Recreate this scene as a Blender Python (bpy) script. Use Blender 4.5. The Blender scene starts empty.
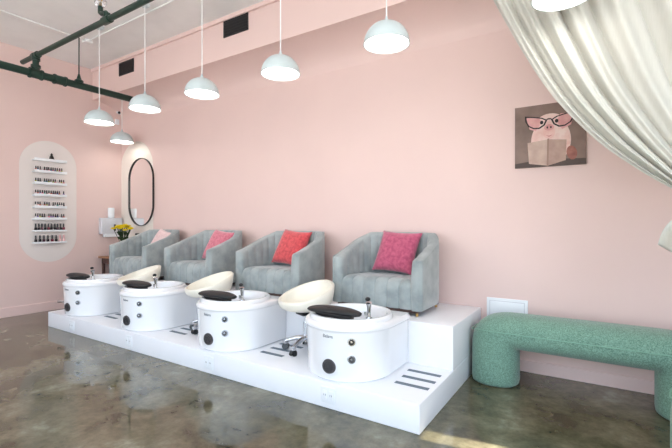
import bpy, bmesh, math, random
from mathutils import Vector, Matrix
random.seed(7)
PI = math.pi
C = bpy.context.scene.collection
S = bpy.context.scene

# ------------------------------------------------------------------ camera
cam_d = bpy.data.cameras.new('camera'); cam = bpy.data.objects.new('camera', cam_d); C.objects.link(cam)
cam_d.sensor_width = 36; cam_d.lens = 410 / 672 * 36; cam_d.clip_start = .05
cam.location = (0, -4.1, 1.35); cam.rotation_euler = (PI / 2, 0, math.radians(32.8))
S.camera = cam
# ------------------------------------------------------------------ world, sun, exposure
W = bpy.data.worlds.new('sky'); S.world = W; W.use_nodes = True
wn = W.node_tree.nodes; wl = W.node_tree.links; wn.clear()
wo = wn.new('ShaderNodeOutputWorld'); wb = wn.new('ShaderNodeBackground')
wtc = wn.new('ShaderNodeTexCoord'); wsep = wn.new('ShaderNodeSeparateXYZ'); wr = wn.new('ShaderNodeValToRGB')
wl.new(wtc.outputs['Generated'], wsep.inputs[0]); wl.new(wsep.outputs['Z'], wr.inputs[0])
wr.color_ramp.elements[0].position = .0; wr.color_ramp.elements[0].color = (.62, .64, .64, 1)
wr.color_ramp.elements[1].position = .35; wr.color_ramp.elements[1].color = (.62, .80, 1.0, 1)
wl.new(wr.outputs[0], wb.inputs['Color']); wl.new(wb.outputs[0], wo.inputs[0])
wb.inputs['Strength'].default_value = 4.8
sun_d = bpy.data.lights.new('sun', 'SUN'); sun = bpy.data.objects.new('sun', sun_d); C.objects.link(sun)
sun_d.energy = 22; sun_d.angle = math.radians(.5); sun_d.color = (1, .93, .82)
SUN_DIR = Vector((-.99, -.14, -.93)).normalized()          # travelling direction
sun.rotation_euler = SUN_DIR.to_track_quat('-Z', 'Y').to_euler(); sun.location = (6, -8, 6)
def portal(name, loc, rot, sx, sy):
    d = bpy.data.lights.new(name, 'AREA'); o = bpy.data.objects.new(name, d); C.objects.link(o)
    d.shape = 'RECTANGLE'; d.size = sx; d.size_y = sy; o.location = loc; o.rotation_euler = rot
    d.cycles.is_portal = True
portal('front_window_portal', (-2.45, -7.2, 2.02), (PI / 2, 0, 0), 9.0, 3.4)
portal('right_window_portal', (2.3, -4.6, 2.02), (PI / 2, 0, PI / 2), 4.8, 3.4)
S.view_settings.view_transform = 'Standard'; S.view_settings.look = 'None'
S.view_settings.gamma = 1; S.view_settings.use_curve_mapping = False
S.view_settings.exposure = 0.0

# ------------------------------------------------------------------ materials
def srgb(r, g, b):
    f = lambda c: (c / 255 / 12.92) if c / 255 <= .04045 else ((c / 255 + .055) / 1.055) ** 2.4
    return (f(r), f(g), f(b), 1)
def mat(name, col, rough=.5, metal=0, coat=0, noise=0, nscale=20, bump=0, bscale=200, sheen=0, trans=0, emit=None, es=0, spec=.5, col2=None):
    m = bpy.data.materials.new(name); m.use_nodes = True
    nt = m.node_tree; b = nt.nodes['Principled BSDF']
    b.inputs['Base Color'].default_value = col; b.inputs['Roughness'].default_value = rough
    b.inputs['Metallic'].default_value = metal; b.inputs['Coat Weight'].default_value = coat
    b.inputs['Sheen Weight'].default_value = sheen; b.inputs['Transmission Weight'].default_value = trans
    b.inputs['Specular IOR Level'].default_value = spec
    tc = nt.nodes.new('ShaderNodeTexCoord')
    if noise or col2:
        n = nt.nodes.new('ShaderNodeTexNoise'); n.inputs['Scale'].default_value = nscale; n.inputs['Detail'].default_value = 4
        nt.links.new(tc.outputs['Object'], n.inputs['Vector'])
        r = nt.nodes.new('ShaderNodeValToRGB')
        c2 = col2 or (col[0] * (1 - noise), col[1] * (1 - noise), col[2] * (1 - noise), 1)
        r.color_ramp.elements[0].position = .35; r.color_ramp.elements[0].color = c2
        r.color_ramp.elements[1].position = .65; r.color_ramp.elements[1].color = col
        nt.links.new(n.outputs[0], r.inputs[0]); nt.links.new(r.outputs[0], b.inputs['Base Color'])
    if bump:
        n2 = nt.nodes.new('ShaderNodeTexNoise'); n2.inputs['Scale'].default_value = bscale; n2.inputs['Detail'].default_value = 3
        nt.links.new(tc.outputs['Object'], n2.inputs['Vector'])
        bp = nt.nodes.new('ShaderNodeBump'); bp.inputs['Strength'].default_value = bump; bp.inputs['Distance'].default_value = .003
        nt.links.new(n2.outputs[0], bp.inputs['Height']); nt.links.new(bp.outputs[0], b.inputs['Normal'])
    if emit:
        b.inputs['Emission Color'].default_value = emit; b.inputs['Emission Strength'].default_value = es
    return m
M = {}
M['pink'] = mat('pink_paint', srgb(231, 203, 197), .6, noise=.03, nscale=1.5, bump=.15, bscale=60)
M['pinktrim'] = mat('pink_trim', srgb(236, 206, 200), .45, noise=.02, nscale=3)
M['cream'] = mat('cream_paint', srgb(238, 228, 219), .6, noise=.02, nscale=3)
M['offwhite'] = mat('offwhite_paint', srgb(232, 222, 218), .6, noise=.02, nscale=3)
M['ceil'] = mat('ceiling_paint', srgb(244, 242, 241), .8, noise=.06, nscale=2.5, bump=.3, bscale=30)
M['wwall'] = mat('white_wall', srgb(235, 230, 226), .7, noise=.02, nscale=2)
M['plat'] = mat('platform_white_paint', srgb(238, 238, 242), .35, noise=.02, nscale=4, bump=.05)
M['strip'] = mat('grip_strip_grey', srgb(112, 124, 136), .8, noise=.15, nscale=200, bump=.3)
M['tub'] = mat('white_acrylic', srgb(240, 240, 243), .12, coat=.6, noise=.01, nscale=5)
M['blk'] = mat('black_vinyl', srgb(28, 29, 32), .45, noise=.2, nscale=40, bump=.2)
M['blkp'] = mat('black_plastic', srgb(22, 22, 24), .35, noise=.1, nscale=30)
M['chrome'] = mat('chrome', srgb(215, 216, 220), .12, metal=1, noise=.03, nscale=10)
M['grille'] = mat('dark_grille', srgb(96, 92, 94), .5, metal=.3, noise=.6, nscale=180)
M['velvet'] = mat('grey_velvet', srgb(164, 171, 171), .8, sheen=.4, col2=srgb(136, 145, 146), nscale=7, bump=.3, bscale=160)
M['gold'] = mat('brass', srgb(205, 170, 110), .3, metal=1, noise=.05)
M['stool'] = mat('cream_leather', srgb(240, 234, 220), .4, noise=.03, nscale=8, bump=.1)
def pillowmat(n, c, c2): return mat(n, c, .85, sheen=.5, col2=c2, nscale=30, bump=.8, bscale=90)
M['p4'] = pillowmat('raspberry_knit', srgb(196, 92, 122), srgb(168, 66, 98))
M['p3'] = pillowmat('coral_knit', srgb(222, 84, 88), srgb(190, 60, 68))
M['p2'] = pillowmat('rose_knit', srgb(222, 128, 144), srgb(200, 100, 120))
M['p1'] = pillowmat('pale_pink_knit', srgb(234, 204, 202), srgb(220, 186, 186))
M['shade'] = mat('white_enamel', srgb(202, 213, 216), .3, coat=.1, noise=.01)
M['glow'] = mat('lamp_diffuser', srgb(255, 250, 240), .5, emit=(1, .95, .88, 1), es=9, noise=.01)
M['cord'] = mat('white_cord', srgb(235, 235, 235), .5, noise=.02)
M['green'] = mat('green_pipe_paint', srgb(22, 52, 42), .4, noise=.2, nscale=12)
M['vent'] = mat('vent_black', srgb(20, 19, 22), .6, noise=.2)
M['wood'] = mat('oak', srgb(176, 124, 88), .5, noise=.3, nscale=12)
M['darkw'] = mat('dark_wood', srgb(90, 62, 56), .6, noise=.3, nscale=12)
M['yellow'] = mat('yellow_petals', srgb(252, 224, 20), .7, noise=.15, nscale=80)
M['leaf'] = mat('leaf_green', srgb(40, 70, 30), .6, noise=.3, nscale=40)
M['frame'] = mat('black_frame', srgb(24, 22, 24), .4, noise=.1)
M['mirror'] = mat('mirror_glass', (.92, .92, .92, 1), .02, metal=1, noise=.001)
M['plate'] = mat('white_plastic', srgb(236, 238, 242), .35, noise=.01)
M['dispenser'] = mat('dispenser_plastic', srgb(216, 216, 222), .35, metal=.1, noise=.05)
M['logo'] = mat('logo_grey', srgb(90, 95, 105), .4, noise=.02)

def bouclemat():
    m = bpy.data.materials.new('green_boucle'); m.use_nodes = True; nt = m.node_tree; b = nt.nodes['Principled BSDF']
    b.inputs['Roughness'].default_value = .9; b.inputs['Sheen Weight'].default_value = .3
    tc = nt.nodes.new('ShaderNodeTexCoord'); v = nt.nodes.new('ShaderNodeTexNoise'); v.inputs['Scale'].default_value = 130; v.inputs['Detail'].default_value = 3
    v.inputs['Roughness'].default_value = .7
    r = nt.nodes.new('ShaderNodeValToRGB'); e = r.color_ramp.elements
    e[0].position = .35; e[0].color = srgb(74, 110, 95); e[1].position = .62; e[1].color = srgb(134, 170, 151)
    nt.links.new(tc.outputs['Object'], v.inputs['Vector']); nt.links.new(v.outputs[0], r.inputs[0]); nt.links.new(r.outputs[0], b.inputs['Base Color'])
    bp = nt.nodes.new('ShaderNodeBump'); bp.inputs['Strength'].default_value = .6; bp.inputs['Distance'].default_value = .004
    nt.links.new(v.outputs[0], bp.inputs['Height']); nt.links.new(bp.outputs[0], b.inputs['Normal'])
    return m
M['boucle'] = bouclemat()
M['piping'] = mat('pale_green_piping', srgb(132, 172, 152), .8, noise=.1, nscale=60)

def linenmat():
    m = bpy.data.materials.new('linen_sheer'); m.use_nodes = True; nt = m.node_tree; nd = nt.nodes; L = nt.links
    out = nd['Material Output']; b = nd['Principled BSDF']; b.inputs['Roughness'].default_value = .9
    tc = nd.new('ShaderNodeTexCoord'); mp = nd.new('ShaderNodeMapping'); mp.inputs['Scale'].default_value = (160, 30, 12)
    n = nd.new('ShaderNodeTexNoise'); n.inputs['Scale'].default_value = 1; n.inputs['Detail'].default_value = 5
    r = nd.new('ShaderNodeValToRGB'); r.color_ramp.elements[0].color = srgb(218, 217, 209); r.color_ramp.elements[1].color = srgb(241, 240, 234)
    L.new(tc.outputs['Object'], mp.inputs[0]); L.new(mp.outputs[0], n.inputs['Vector']); L.new(n.outputs[0], r.inputs[0]); L.new(r.outputs[0], b.inputs['Base Color'])
    t = nd.new('ShaderNodeBsdfTranslucent'); t.inputs[0].default_value = srgb(234, 234, 228)
    mx = nd.new('ShaderNodeMixShader'); mx.inputs[0].default_value = .35
    tr = nd.new('ShaderNodeBsdfTransparent'); mx2 = nd.new('ShaderNodeMixShader'); mx2.inputs[0].default_value = .06
    L.new(b.outputs[0], mx.inputs[1]); L.new(t.outputs[0], mx.inputs[2]); L.new(mx.outputs[0], mx2.inputs[1]); L.new(tr.outputs[0], mx2.inputs[2])
    L.new(mx2.outputs[0], out.inputs[0])
    return m
M['linen'] = linenmat()

def floormat():
    m = bpy.data.materials.new('polished_concrete'); m.use_nodes = True; nt = m.node_tree; nd = nt.nodes; L = nt.links; b = nd['Principled BSDF']
    tc = nd.new('ShaderNodeTexCoord')
    n = nd.new('ShaderNodeTexNoise'); n.inputs['Scale'].default_value = 2.3; n.inputs['Detail'].default_value = 12; n.inputs['Roughness'].default_value = .62; n.inputs['Distortion'].default_value = .35
    L.new(tc.outputs['Object'], n.inputs['Vector'])
    r = nd.new('ShaderNodeValToRGB'); e = r.color_ramp.elements
    e[0].position = .34; e[0].color = srgb(72, 67, 50); e[1].position = .68; e[1].color = srgb(150, 146, 126)
    k = r.color_ramp.elements.new(.46); k.color = srgb(100, 95, 74)
    k = r.color_ramp.elements.new(.58); k.color = srgb(122, 117, 95)
    L.new(n.outputs[0], r.inputs[0])
    n2 = nd.new('ShaderNodeTexNoise'); n2.inputs['Scale'].default_value = 14; n2.inputs['Detail'].default_value = 10; n2.inputs['Roughness'].default_value = .75
    L.new(tc.outputs['Object'], n2.inputs['Vector'])
    r2 = nd.new('ShaderNodeValToRGB'); r2.color_ramp.elements[0].position = .3; r2.color_ramp.elements[0].color = (.42, .41, .38, 1); r2.color_ramp.elements[1].position = .62
    L.new(n2.outputs[0], r2.inputs[0])
    mx = nd.new('ShaderNodeMix'); mx.data_type = 'RGBA'; mx.blend_type = 'MULTIPLY'; mx.inputs[0].default_value = .8
    L.new(r.outputs[0], mx.inputs[6]); L.new(r2.outputs[0], mx.inputs[7])
    L.new(mx.outputs[2], b.inputs['Base Color'])
    rr = nd.new('ShaderNodeMapRange'); rr.inputs[1].default_value = .3; rr.inputs[2].default_value = .7; rr.inputs[3].default_value = .02; rr.inputs[4].default_value = .10
    L.new(n2.outputs[0], rr.inputs[0]); L.new(rr.outputs[0], b.inputs['Roughness'])
    b.inputs['Specular IOR Level'].default_value = .6
    bp = nd.new('ShaderNodeBump'); bp.inputs['Strength'].default_value = .02; bp.inputs['Distance'].default_value = .01
    L.new(n.outputs[0], bp.inputs['Height']); L.new(bp.outputs[0], b.inputs['Normal'])
    return m
M['floor'] = floormat()

# ------------------------------------------------------------------ helpers
class MB:
    def __init__(s): s.bm = bmesh.new()
    def box(s, x0, x1, y0, y1, z0, z1, bev=0, mtx=None):
        b = bmesh.new(); bmesh.ops.create_cube(b, size=1)
        for v in b.verts: v.co = Vector(((x0 + x1) / 2 + v.co.x * (x1 - x0), (y0 + y1) / 2 + v.co.y * (y1 - y0), (z0 + z1) / 2 + v.co.z * (z1 - z0)))
        if bev: bmesh.ops.bevel(b, geom=list(b.edges), offset=bev, segments=3, profile=.5, affect='EDGES')
        return s.merge(b, mtx)
    def merge(s, b, mtx=None):
        if mtx is not None: b.transform(mtx)
        me = bpy.data.meshes.new('tmp'); b.to_mesh(me); b.free(); s.bm.from_mesh(me); bpy.data.meshes.remove(me); return s
    def lathe(s, prof, segs=40, loc=(0, 0, 0), mtx=None, sx=1, sy=1):
        b = bmesh.new(); rings = []
        for (r, z) in prof:
            if r < 1e-6: rings.append([b.verts.new((0, 0, z))])
            else: rings.append([b.verts.new((r * math.cos(2 * PI * i / segs) * sx, r * math.sin(2 * PI * i / segs) * sy, z)) for i in range(segs)])
        for a, c in zip(rings, rings[1:]):
            for i in range(segs):
                j = (i + 1) % segs
                if len(a) == 1 and len(c) == 1: continue
                if len(a) == 1: b.faces.new((a[0], c[j], c[i]))
                elif len(c) == 1: b.faces.new((a[i], a[j], c[0]))
                else: b.faces.new((a[i], a[j], c[j], c[i]))
        bmesh.ops.recalc_face_normals(b, faces=b.faces)
        b.transform(Matrix.Translation(loc) @ (mtx if mtx is not None else Matrix()))
        return s.merge(b)
    def cyl(s, p0, p1, r, r2=None, segs=24, cap=True):
        p0 = Vector(p0); p1 = Vector(p1); d = p1 - p0; L = d.length; q = d.to_track_quat('Z', 'Y').to_matrix().to_4x4()
        r2 = r if r2 is None else r2
        pr = [(r, 0), (r2, L)]
        if cap: pr = [(0, 0)] + pr + [(0, L)]
        return s.lathe(pr, segs, p0, q)
    def tube(s, pts, r, segs=12, cap=True, rx=None):
        pts = [Vector(p) for p in pts]; b = bmesh.new(); rings = []
        up = None
        for i, p in enumerate(pts):
            t = (pts[min(i + 1, len(pts) - 1)] - pts[max(i - 1, 0)]).normalized()
            if up is None:
                up = Vector((0, 0, 1)) if abs(t.z) < .9 else Vector((0, 1, 0))
            x = up.cross(t).normalized(); y = t.cross(x).normalized(); up = y
            rr = r[i] if isinstance(r, (list, tuple)) else r
            rings.append([b.verts.new(p + x * math.cos(2 * PI * k / segs) * rr + y * math.sin(2 * PI * k / segs) * rr) for k in range(segs)])
        for a, c in zip(rings, rings[1:]):
            for k in range(segs):
                j = (k + 1) % segs; b.faces.new((a[k], a[j], c[j], c[k]))
        if cap: b.faces.new(rings[0]); b.faces.new(rings[-1])
        bmesh.ops.recalc_face_normals(b, faces=b.faces)
        return s.merge(b)
    def loops(s, rings, close=True, cap0=False, cap1=False):
        b = bmesh.new(); R = [[b.verts.new(p) for p in r] for r in rings]; n = len(R[0])
        for a, c in zip(R, R[1:]):
            for k in range(n if close else n - 1):
                j = (k + 1) % n; b.faces.new((a[k], a[j], c[j], c[k]))
        if cap0: b.faces.new(R[0])
        if cap1: b.faces.new(R[-1])
        bmesh.ops.recalc_face_normals(b, faces=b.faces)
        return s.merge(b)
    def prism(s, pts, axis, a0, a1):
        """pts 2D polygon extruded along axis ('x','y','z') from a0 to a1"""
        def P(p, a): return {'x': (a, p[0], p[1]), 'y': (p[0], a, p[1]), 'z': (p[0], p[1], a)}[axis]
        return s.loops([[P(p, a0) for p in pts], [P(p, a1) for p in pts]], True, True, True)
    def sphere(s, c, r, sx=1, sy=1, sz=1, segs=20, mtx=None):
        b = bmesh.new(); bmesh.ops.create_uvsphere(b, u_segments=segs, v_segments=max(8, segs // 2), radius=r)
        b.transform(Matrix.Translation(c) @ (mtx if mtx is not None else Matrix()) @ Matrix.Diagonal((sx, sy, sz, 1)))
        return s.merge(b)
    def build(s, name, m, parent=None, smooth=True, ang=35):
        me = bpy.data.meshes.new(name); s.bm.to_mesh(me); s.bm.free(); me.materials.append(m)
        if smooth:
            for p in me.polygons: p.use_smooth = True
            try: me.set_sharp_from_angle(angle=math.radians(ang))
            except Exception: pass
        o = bpy.data.objects.new(name, me); C.objects.link(o)
        if parent: o.parent = parent
        return o
def tag(o, label=None, cat=None, group=None, kind=None):
    if label: o['label'] = label
    if cat: o['category'] = cat
    if group: o['group'] = group
    if kind: o['kind'] = kind
    return o
def thing(name, label, cat, loc=(0, 0, 0), rz=0, group=None):
    o = bpy.data.objects.new(name, None); C.objects.link(o); o.location = loc; o.rotation_euler = (0, 0, rz); o.empty_display_size = .1
    return tag(o, label, cat, group)
def struct(mb, name, m, smooth=False): return tag(mb.build(name, m, smooth=smooth), kind='structure')
def copy_tree(o, parent=None):
    c = o.copy(); C.objects.link(c)
    if parent is not None: c.parent = parent
    for ch in list(o.children): copy_tree(ch, c)
    return c
def unproj_y(px, py, Y):       # a photograph point on the vertical plane y = Y
    u = (px - 336) / 410; v = (224 - py) / 410; s_, c_ = math.sin(math.radians(32.8)), math.cos(math.radians(32.8))
    d = (Y + 4.1) / (c_ + u * s_); return Vector((d * (-s_ + c_ * u), Y, 1.35 + v * d))
def unproj_z(px, py, Z):
    u = (px - 336) / 410; v = (224 - py) / 410; s_, c_ = math.sin(math.radians(32.8)), math.cos(math.radians(32.8))
    d = (Z - 1.35) / v; return Vector((d * (-s_ + c_ * u), d * (c_ + u * s_) - 4.1, Z))
def unproj_x(px, py, X):
    u = (px - 336) / 410; v = (224 - py) / 410; s_, c_ = math.sin(math.radians(32.8)), math.cos(math.radians(32.8))
    d = X / (-s_ + c_ * u); return Vector((X, d * (c_ + u * s_) - 4.1, 1.35 + v * d))

# ------------------------------------------------------------------ room
XL, XR, YF, ZC = -7.22, 2.3, -7.2, 3.96
struct(MB().box(XL - .2, XR + .2, YF - .2, .2, -.2, 0), 'floor', M['floor'])
struct(MB().box(XL - .2, XR + .2, YF - .2, .2, ZC, ZC + .2), 'ceiling', M['ceil'])
struct(MB().box(XL - .2, XR + .2, 0, .2, 0, ZC), 'wall_back', M['pink'])
struct(MB().box(XL - .2, XL, YF - .2, 0, 0, ZC), 'wall_left', M['pink'])
# right wall with a wide window and an added slit shaping the sun streak
SLIT0, SLIT1 = -1.19, -1.04
m = MB(); m.box(XR, XR + .2, SLIT1, 0, 0, ZC); m.box(XR, XR + .2, -2.2, SLIT0, 0, ZC); m.box(XR, XR + .2, SLIT0, SLIT1, 0, .35); m.box(XR, XR + .2, SLIT0, SLIT1, 3.24, ZC); m.box(XR, XR + .2, YF - .2, -7.0, 0, ZC); m.box(XR, XR + .2, -7.0, -2.2, 0, .35); m.box(XR, XR + .2, -7.0, -2.2, 3.7, ZC)
struct(m, 'wall_right', M['wwall'])
m = MB(); m.box(XL, XR, YF - .2, YF, 3.7, ZC); m.box(XL, XR, YF - .2, YF, 0, .35)
m.box(XL, -6.9, YF - .2, YF, .35, 3.7); m.box(2.0, XR, YF - .2, YF, .35, 3.7)
struct(m, 'wall_front', M['wwall'])
m = MB()
for x in (-6.9, -4.67, -2.45, -.22, 1.95): m.box(x, x + .06, YF - .12, YF - .06, .35, 3.7)
m.box(-6.9, 2.0, YF - .12, YF - .06, 2.6, 2.66); m.box(-6.9, 2.0, YF - .12, YF - .06, .35, .41); m.box(-6.9, 2.0, YF - .12, YF - .06, 3.64, 3.7)
struct(m, 'window_1', M['frame'])
m = MB()
for y in (-7.0, -5.4, -3.83, -2.26): m.box(XR + .06, XR + .12, y, y + .06, .35, 3.7)
m.box(XR + .06, XR + .12, -7.0, -2.2, 2.6, 2.66); m.box(XR + .06, XR + .12, -7.0, -2.2, .35, .41); m.box(XR + .06, XR + .12, -7.0, -2.2, 3.64, 3.7)
struct(m, 'window_2', M['frame'])
struct(MB().box(-30, 30, -30, 20, -.5, -.25), 'trim_1', mat('pavement', srgb(205, 202, 198), .9, noise=.1)).name = 'ground'
# bulkhead, its underside given an added curve into the wall for soft shading
BY, BZ = -.5, 3.45
softened_prof = [(BY, ZC), (BY, BZ)]
for i in range(1, 25):
    q = i / 24; softened_prof.append((BY - BY * q, BZ - .27 * (1 - max(1 - q ** 2.1, 0) ** (1 / 2.1))))
softened_prof.append((0, ZC))
struct(MB().prism(softened_prof, 'x', XL, XR), 'wall_bulkhead', M['pink'], True)
struct(MB().box(XL, XR, BY - .03, BY, ZC - .05, ZC), 'trim_2', M['pinktrim'])
# baseboards
m = MB(); m.box(-.97, XR, -.018, 0, 0, .11, .004); m.box(XL, -6.15, -.018, 0, 0, .13, .004); struct(m, 'baseboard_back', M['pinktrim'])
struct(MB().box(XL, XL + .018, YF, 0, 0, .14, .004), 'baseboard_left', M['pinktrim'])
# painted pill panels on the walls
def pill(w, h, n=24):
    r = w / 2; pts = []
    for i in range(n + 1): a = PI * i / n; pts.append((r * math.cos(a), h / 2 - r + r * math.sin(a)))
    for i in range(n + 1): a = PI + PI * i / n; pts.append((r * math.cos(a), -h / 2 + r + r * math.sin(a)))
    return pts
m = MB(); m.prism([(p[0] - 4.1 + 2.95, p[1] + 1.70) for p in pill(.79, 1.88)], 'x', XL, XL + .003)
struct(m, 'trim_3', M['offwhite'])
m = MB(); m.prism([(max(p[0] - 6.76, XL), p[1] + 1.73) for p in pill(.98, 2.1)], 'y', -.003, 0)
struct(m, 'trim_4', M['cream'])

# ------------------------------------------------------------------ platform
PX0, PX1, PYF, TY, H1, H2 = -6.125, -.97, -1.61, -.9, .193, .545
plat = thing('pedicure_platform', 'long white two-level platform carrying the tubs and armchairs', 'platform', (-3.5, -.8, 0))
def loc_parent(o, p):
    o.parent = p; o.matrix_parent_inverse = Matrix.Translation(p.location).inverted(); return o
loc_parent(MB().box(PX0, PX1, PYF, -.002, 0, H1, .006).build('lower_step', M['plat']), plat)
loc_parent(MB().box(PX0, PX1, TY, -.002, H1, H2, .006).build('upper_step', M['plat']), plat)
SP = 1.333
s4 = [((407.9, 370), (441, 376.4)), ((402.5, 376), (435.4, 382.9)), ((394.6, 382.5), (429.3, 389))]
for k in range(4):
    for i in range(3):
        y = -1.10 - i * .11 + .0
        a = unproj_z(*s4[i][0], H1); b = unproj_z(*s4[i][1], H1)
        yy = (a.y + b.y) / 2
        mb = MB().box(a.x - 1.32 * k, b.x - 1.32 * k, yy - .02, yy + .02, H1, H1 + .003)
        loc_parent(mb.build('grip_strip', M['strip']), plat)

# outlets on the riser
def outlet(name, label, loc, rz=0, group=None):
    t = thing(name, label, 'power outlet', loc, rz, group)
    MB().box(-.06, .06, -.008, 0, -.058, .058, .003).build('cover_plate', M['plate'], t)
    for s in (-.027, .027):
        r = MB().box(s - .017, s + .017, -.011, -.007, -.034, .034, .003).build('receptacle', M['plate'], t)
        for q in (-.007, .007): MB().box(s + q - .0015, s + q + .0015, -.0115, -.0105, -.005, .008).build('slot', M['grille'], r)
    return t
for k, (px, py, w) in enumerate([(328.5, 396, 'under the tub nearest the bench'), (209, 364, 'under the second tub from the bench'), (129, 339, 'under the third tub from the bench'), (72, 322, 'under the tub nearest the polish shelves')]):
    p = unproj_y(px, py, PYF); outlet('power_outlet', 'white double power outlet on the platform riser, ' + w, (p.x, PYF, .10), group='outlets on the platform riser')

# ------------------------------------------------------------------ pedicure tub
def make_tub():
    t = thing('pedicure_tub', '', 'foot spa tub')
    R = .365; N = 96; yb = TY + 1.25 - .003     # box end relative to circle centre at y=-1.25
    def outline(r, yb_, z, rc=.03):
        pts = []
        for i in range(N):
            a = 2 * PI * i / N; c, s = math.cos(a), math.sin(a)
            if s <= 0: pts.append((r * c, r * s, z))
            else:
                k = min(r / abs(c) if abs(c) > 1e-6 else 1e9, yb_ / s); pts.append((k * c, k * s, z))
        return pts
    zs = H1
    rings = [outline(R - .035, yb, zs + .001), outline(R - .022, yb, zs + .012), outline(R - .014, yb, zs + .10), outline(R - .008, yb, zs + .25), outline(R - .004, yb, zs + .36),
             outline(R - .001, yb, zs + .375), outline(R + .004, yb, zs + .38), outline(R + .005, yb, zs + .395), outline(R, yb, zs + .41), outline(R - .012, yb, zs + .42)]
    rings.append([((R - .035) * math.cos(2 * PI * i / N), (R - .035) * math.sin(2 * PI * i / N), zs + .425) for i in range(N)])
    MB().loops(rings, True, True, False).build('body', M['tub'], t)
    z = zs + .41
    bowl = MB().lathe([(.335, z), (.335, z + .022), (.331, z + .038), (.32, z + .047), (.303, z + .048), (.288, z + .040), (.28, z + .02), (.265, z - .06), (.24, z - .16), (.20, z - .21), (0, z - .22)], 72).build('basin', M['tub'], t)
    MB().cyl((0, 0, z - .222), (0, 0, z - .215), .03).build('drain', M['chrome'], t)
    # foot rest pad
    pm = MB(); rings = []
    n = 28
    for i in range(n + 1):
        u = -1 + 2 * i / n; w = max(1 - abs(u) ** 3.2, 0) ** .5; x = -.005 + u * .245
        rings.append([(x - .03, -.205 + math.cos(a) * .078 * w, z + .074 + math.sin(a) * .031 * w + .010 * (1 - u * u)) for a in [2 * PI * k / 20 for k in range(20)]])
    pm.loops([r for r in rings[1:-1]], True, True, True)
    pad = pm.build('foot_rest', M['blk'], t)
    MB().box(-.19, .13, -.235, -.175, z + .03, z + .055, .004).build('rest_bracket', M['blkp'], pad)
    # hand shower
    fx, fy, fz = .245, -.155, z + .04
    m = MB(); m.cyl((fx, fy, fz), (fx, fy, fz + .012), .026); m.cyl((fx, fy, fz), (fx, fy, fz + .055), .015, .013)
    m.tube([(fx, fy, fz + .05), (fx + .002, fy - .003, fz + .09), (fx + .006, fy - .012, fz + .125)], [.013, .016, .024], 14)
    m.cyl((fx - .03, fy, fz + .02), (fx - .03, fy, fz + .05), .010); fa = m.build('hand_shower', M['chrome'], t)
    m = MB(); m.sphere((fx - .004, fy - .012, fz + .15), .020, 1, 1, .8)
    m.build('spray_head', M['blkp'], fa)
    # controls on the curved front
    def onfront(ang, zz): a = math.radians(ang - 90); r = R - .012; return Vector((r * math.cos(a), r * math.sin(a), zz)), Vector((math.cos(a), math.sin(a), 0))
    def knob(ang, zz, dark):
        p, nrm = onfront(ang, zz)
        q = MB().cyl(p - nrm * .005, p + nrm * .012, .031, .029).build('control_ring', M['chrome'], t)
        MB().cyl(p + nrm * .010, p + nrm * .020, .022, .020).build('control_button', M['grille'] if dark else M['blkp'], q)
        MB().cyl(p + nrm * .018 + Vector((0, 0, .006)), p + nrm * .024 + Vector((0, 0, .006)), .009, .008).build('button_cap', M['chrome'], q)
    knob(31, zs + .305, False)
    knob(31, zs + .18, True)
    p, nrm = onfront(3, zs + .115)
    g = MB().cyl(p - nrm * .01, p + nrm * .009, .056, .052, 36).build('drain_grille', M['grille'], t)
    m = MB()
    for rr in (.016, .032):
        m.tube([p + nrm * .011 + (nrm.cross(Vector((0, 0, 1)))) * rr * math.cos(a) + Vector((0, 0, 1)) * rr * math.sin(a) for a in [2 * PI * k / 24 for k in range(25)]], .0022, 6)
    m.build('grille_ring', M['blkp'], g)
    # lettering
    cu = bpy.data.curves.new('lettering', 'FONT'); cu.body = 'Belava'; cu.size = .034; cu.extrude = .001; cu.align_x = 'CENTER'
    to = bpy.data.objects.new('lt', cu); C.objects.link(to); me = bpy.data.meshes.new_from_object(to); bpy.data.objects.remove(to)
    me.materials.append(M['logo'])
    for v in me.vertices:
        ang = math.radians(2 - 90) + v.co.x / R; r = R - .004 + v.co.z
        v.co = Vector((r * math.cos(ang), r * math.sin(ang), zs + .325 + v.co.y))
    lo = bpy.data.objects.new('lettering', me); C.objects.link(lo); lo.parent = t
    return t

cushname = ['raspberry', 'coral red', 'rose pink', 'pale pink']
tub = make_tub()
tublab = ['white oval pedicure tub nearest the green bench, before the raspberry-cushion armchair', 'white oval pedicure tub before the coral-cushion armchair, second from the bench',
          'white oval pedicure tub before the rose-cushion armchair, third from the bench', 'white oval pedicure tub at the far left end of the platform, nearest the polish shelves']
for k in range(4):
    o = tub if k == 0 else copy_tree(tub)
    o.location = (-1.69 - 1.315 * k, -1.25, 0); o['label'] = tublab[k]; o['group'] = 'pedicure tubs on the platform'
    if k == 3:
        MB().cyl((-.28, -.17, .325), (-.47, -.25, .315), .018).build('side_pipe', M['chrome'], o)

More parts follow.
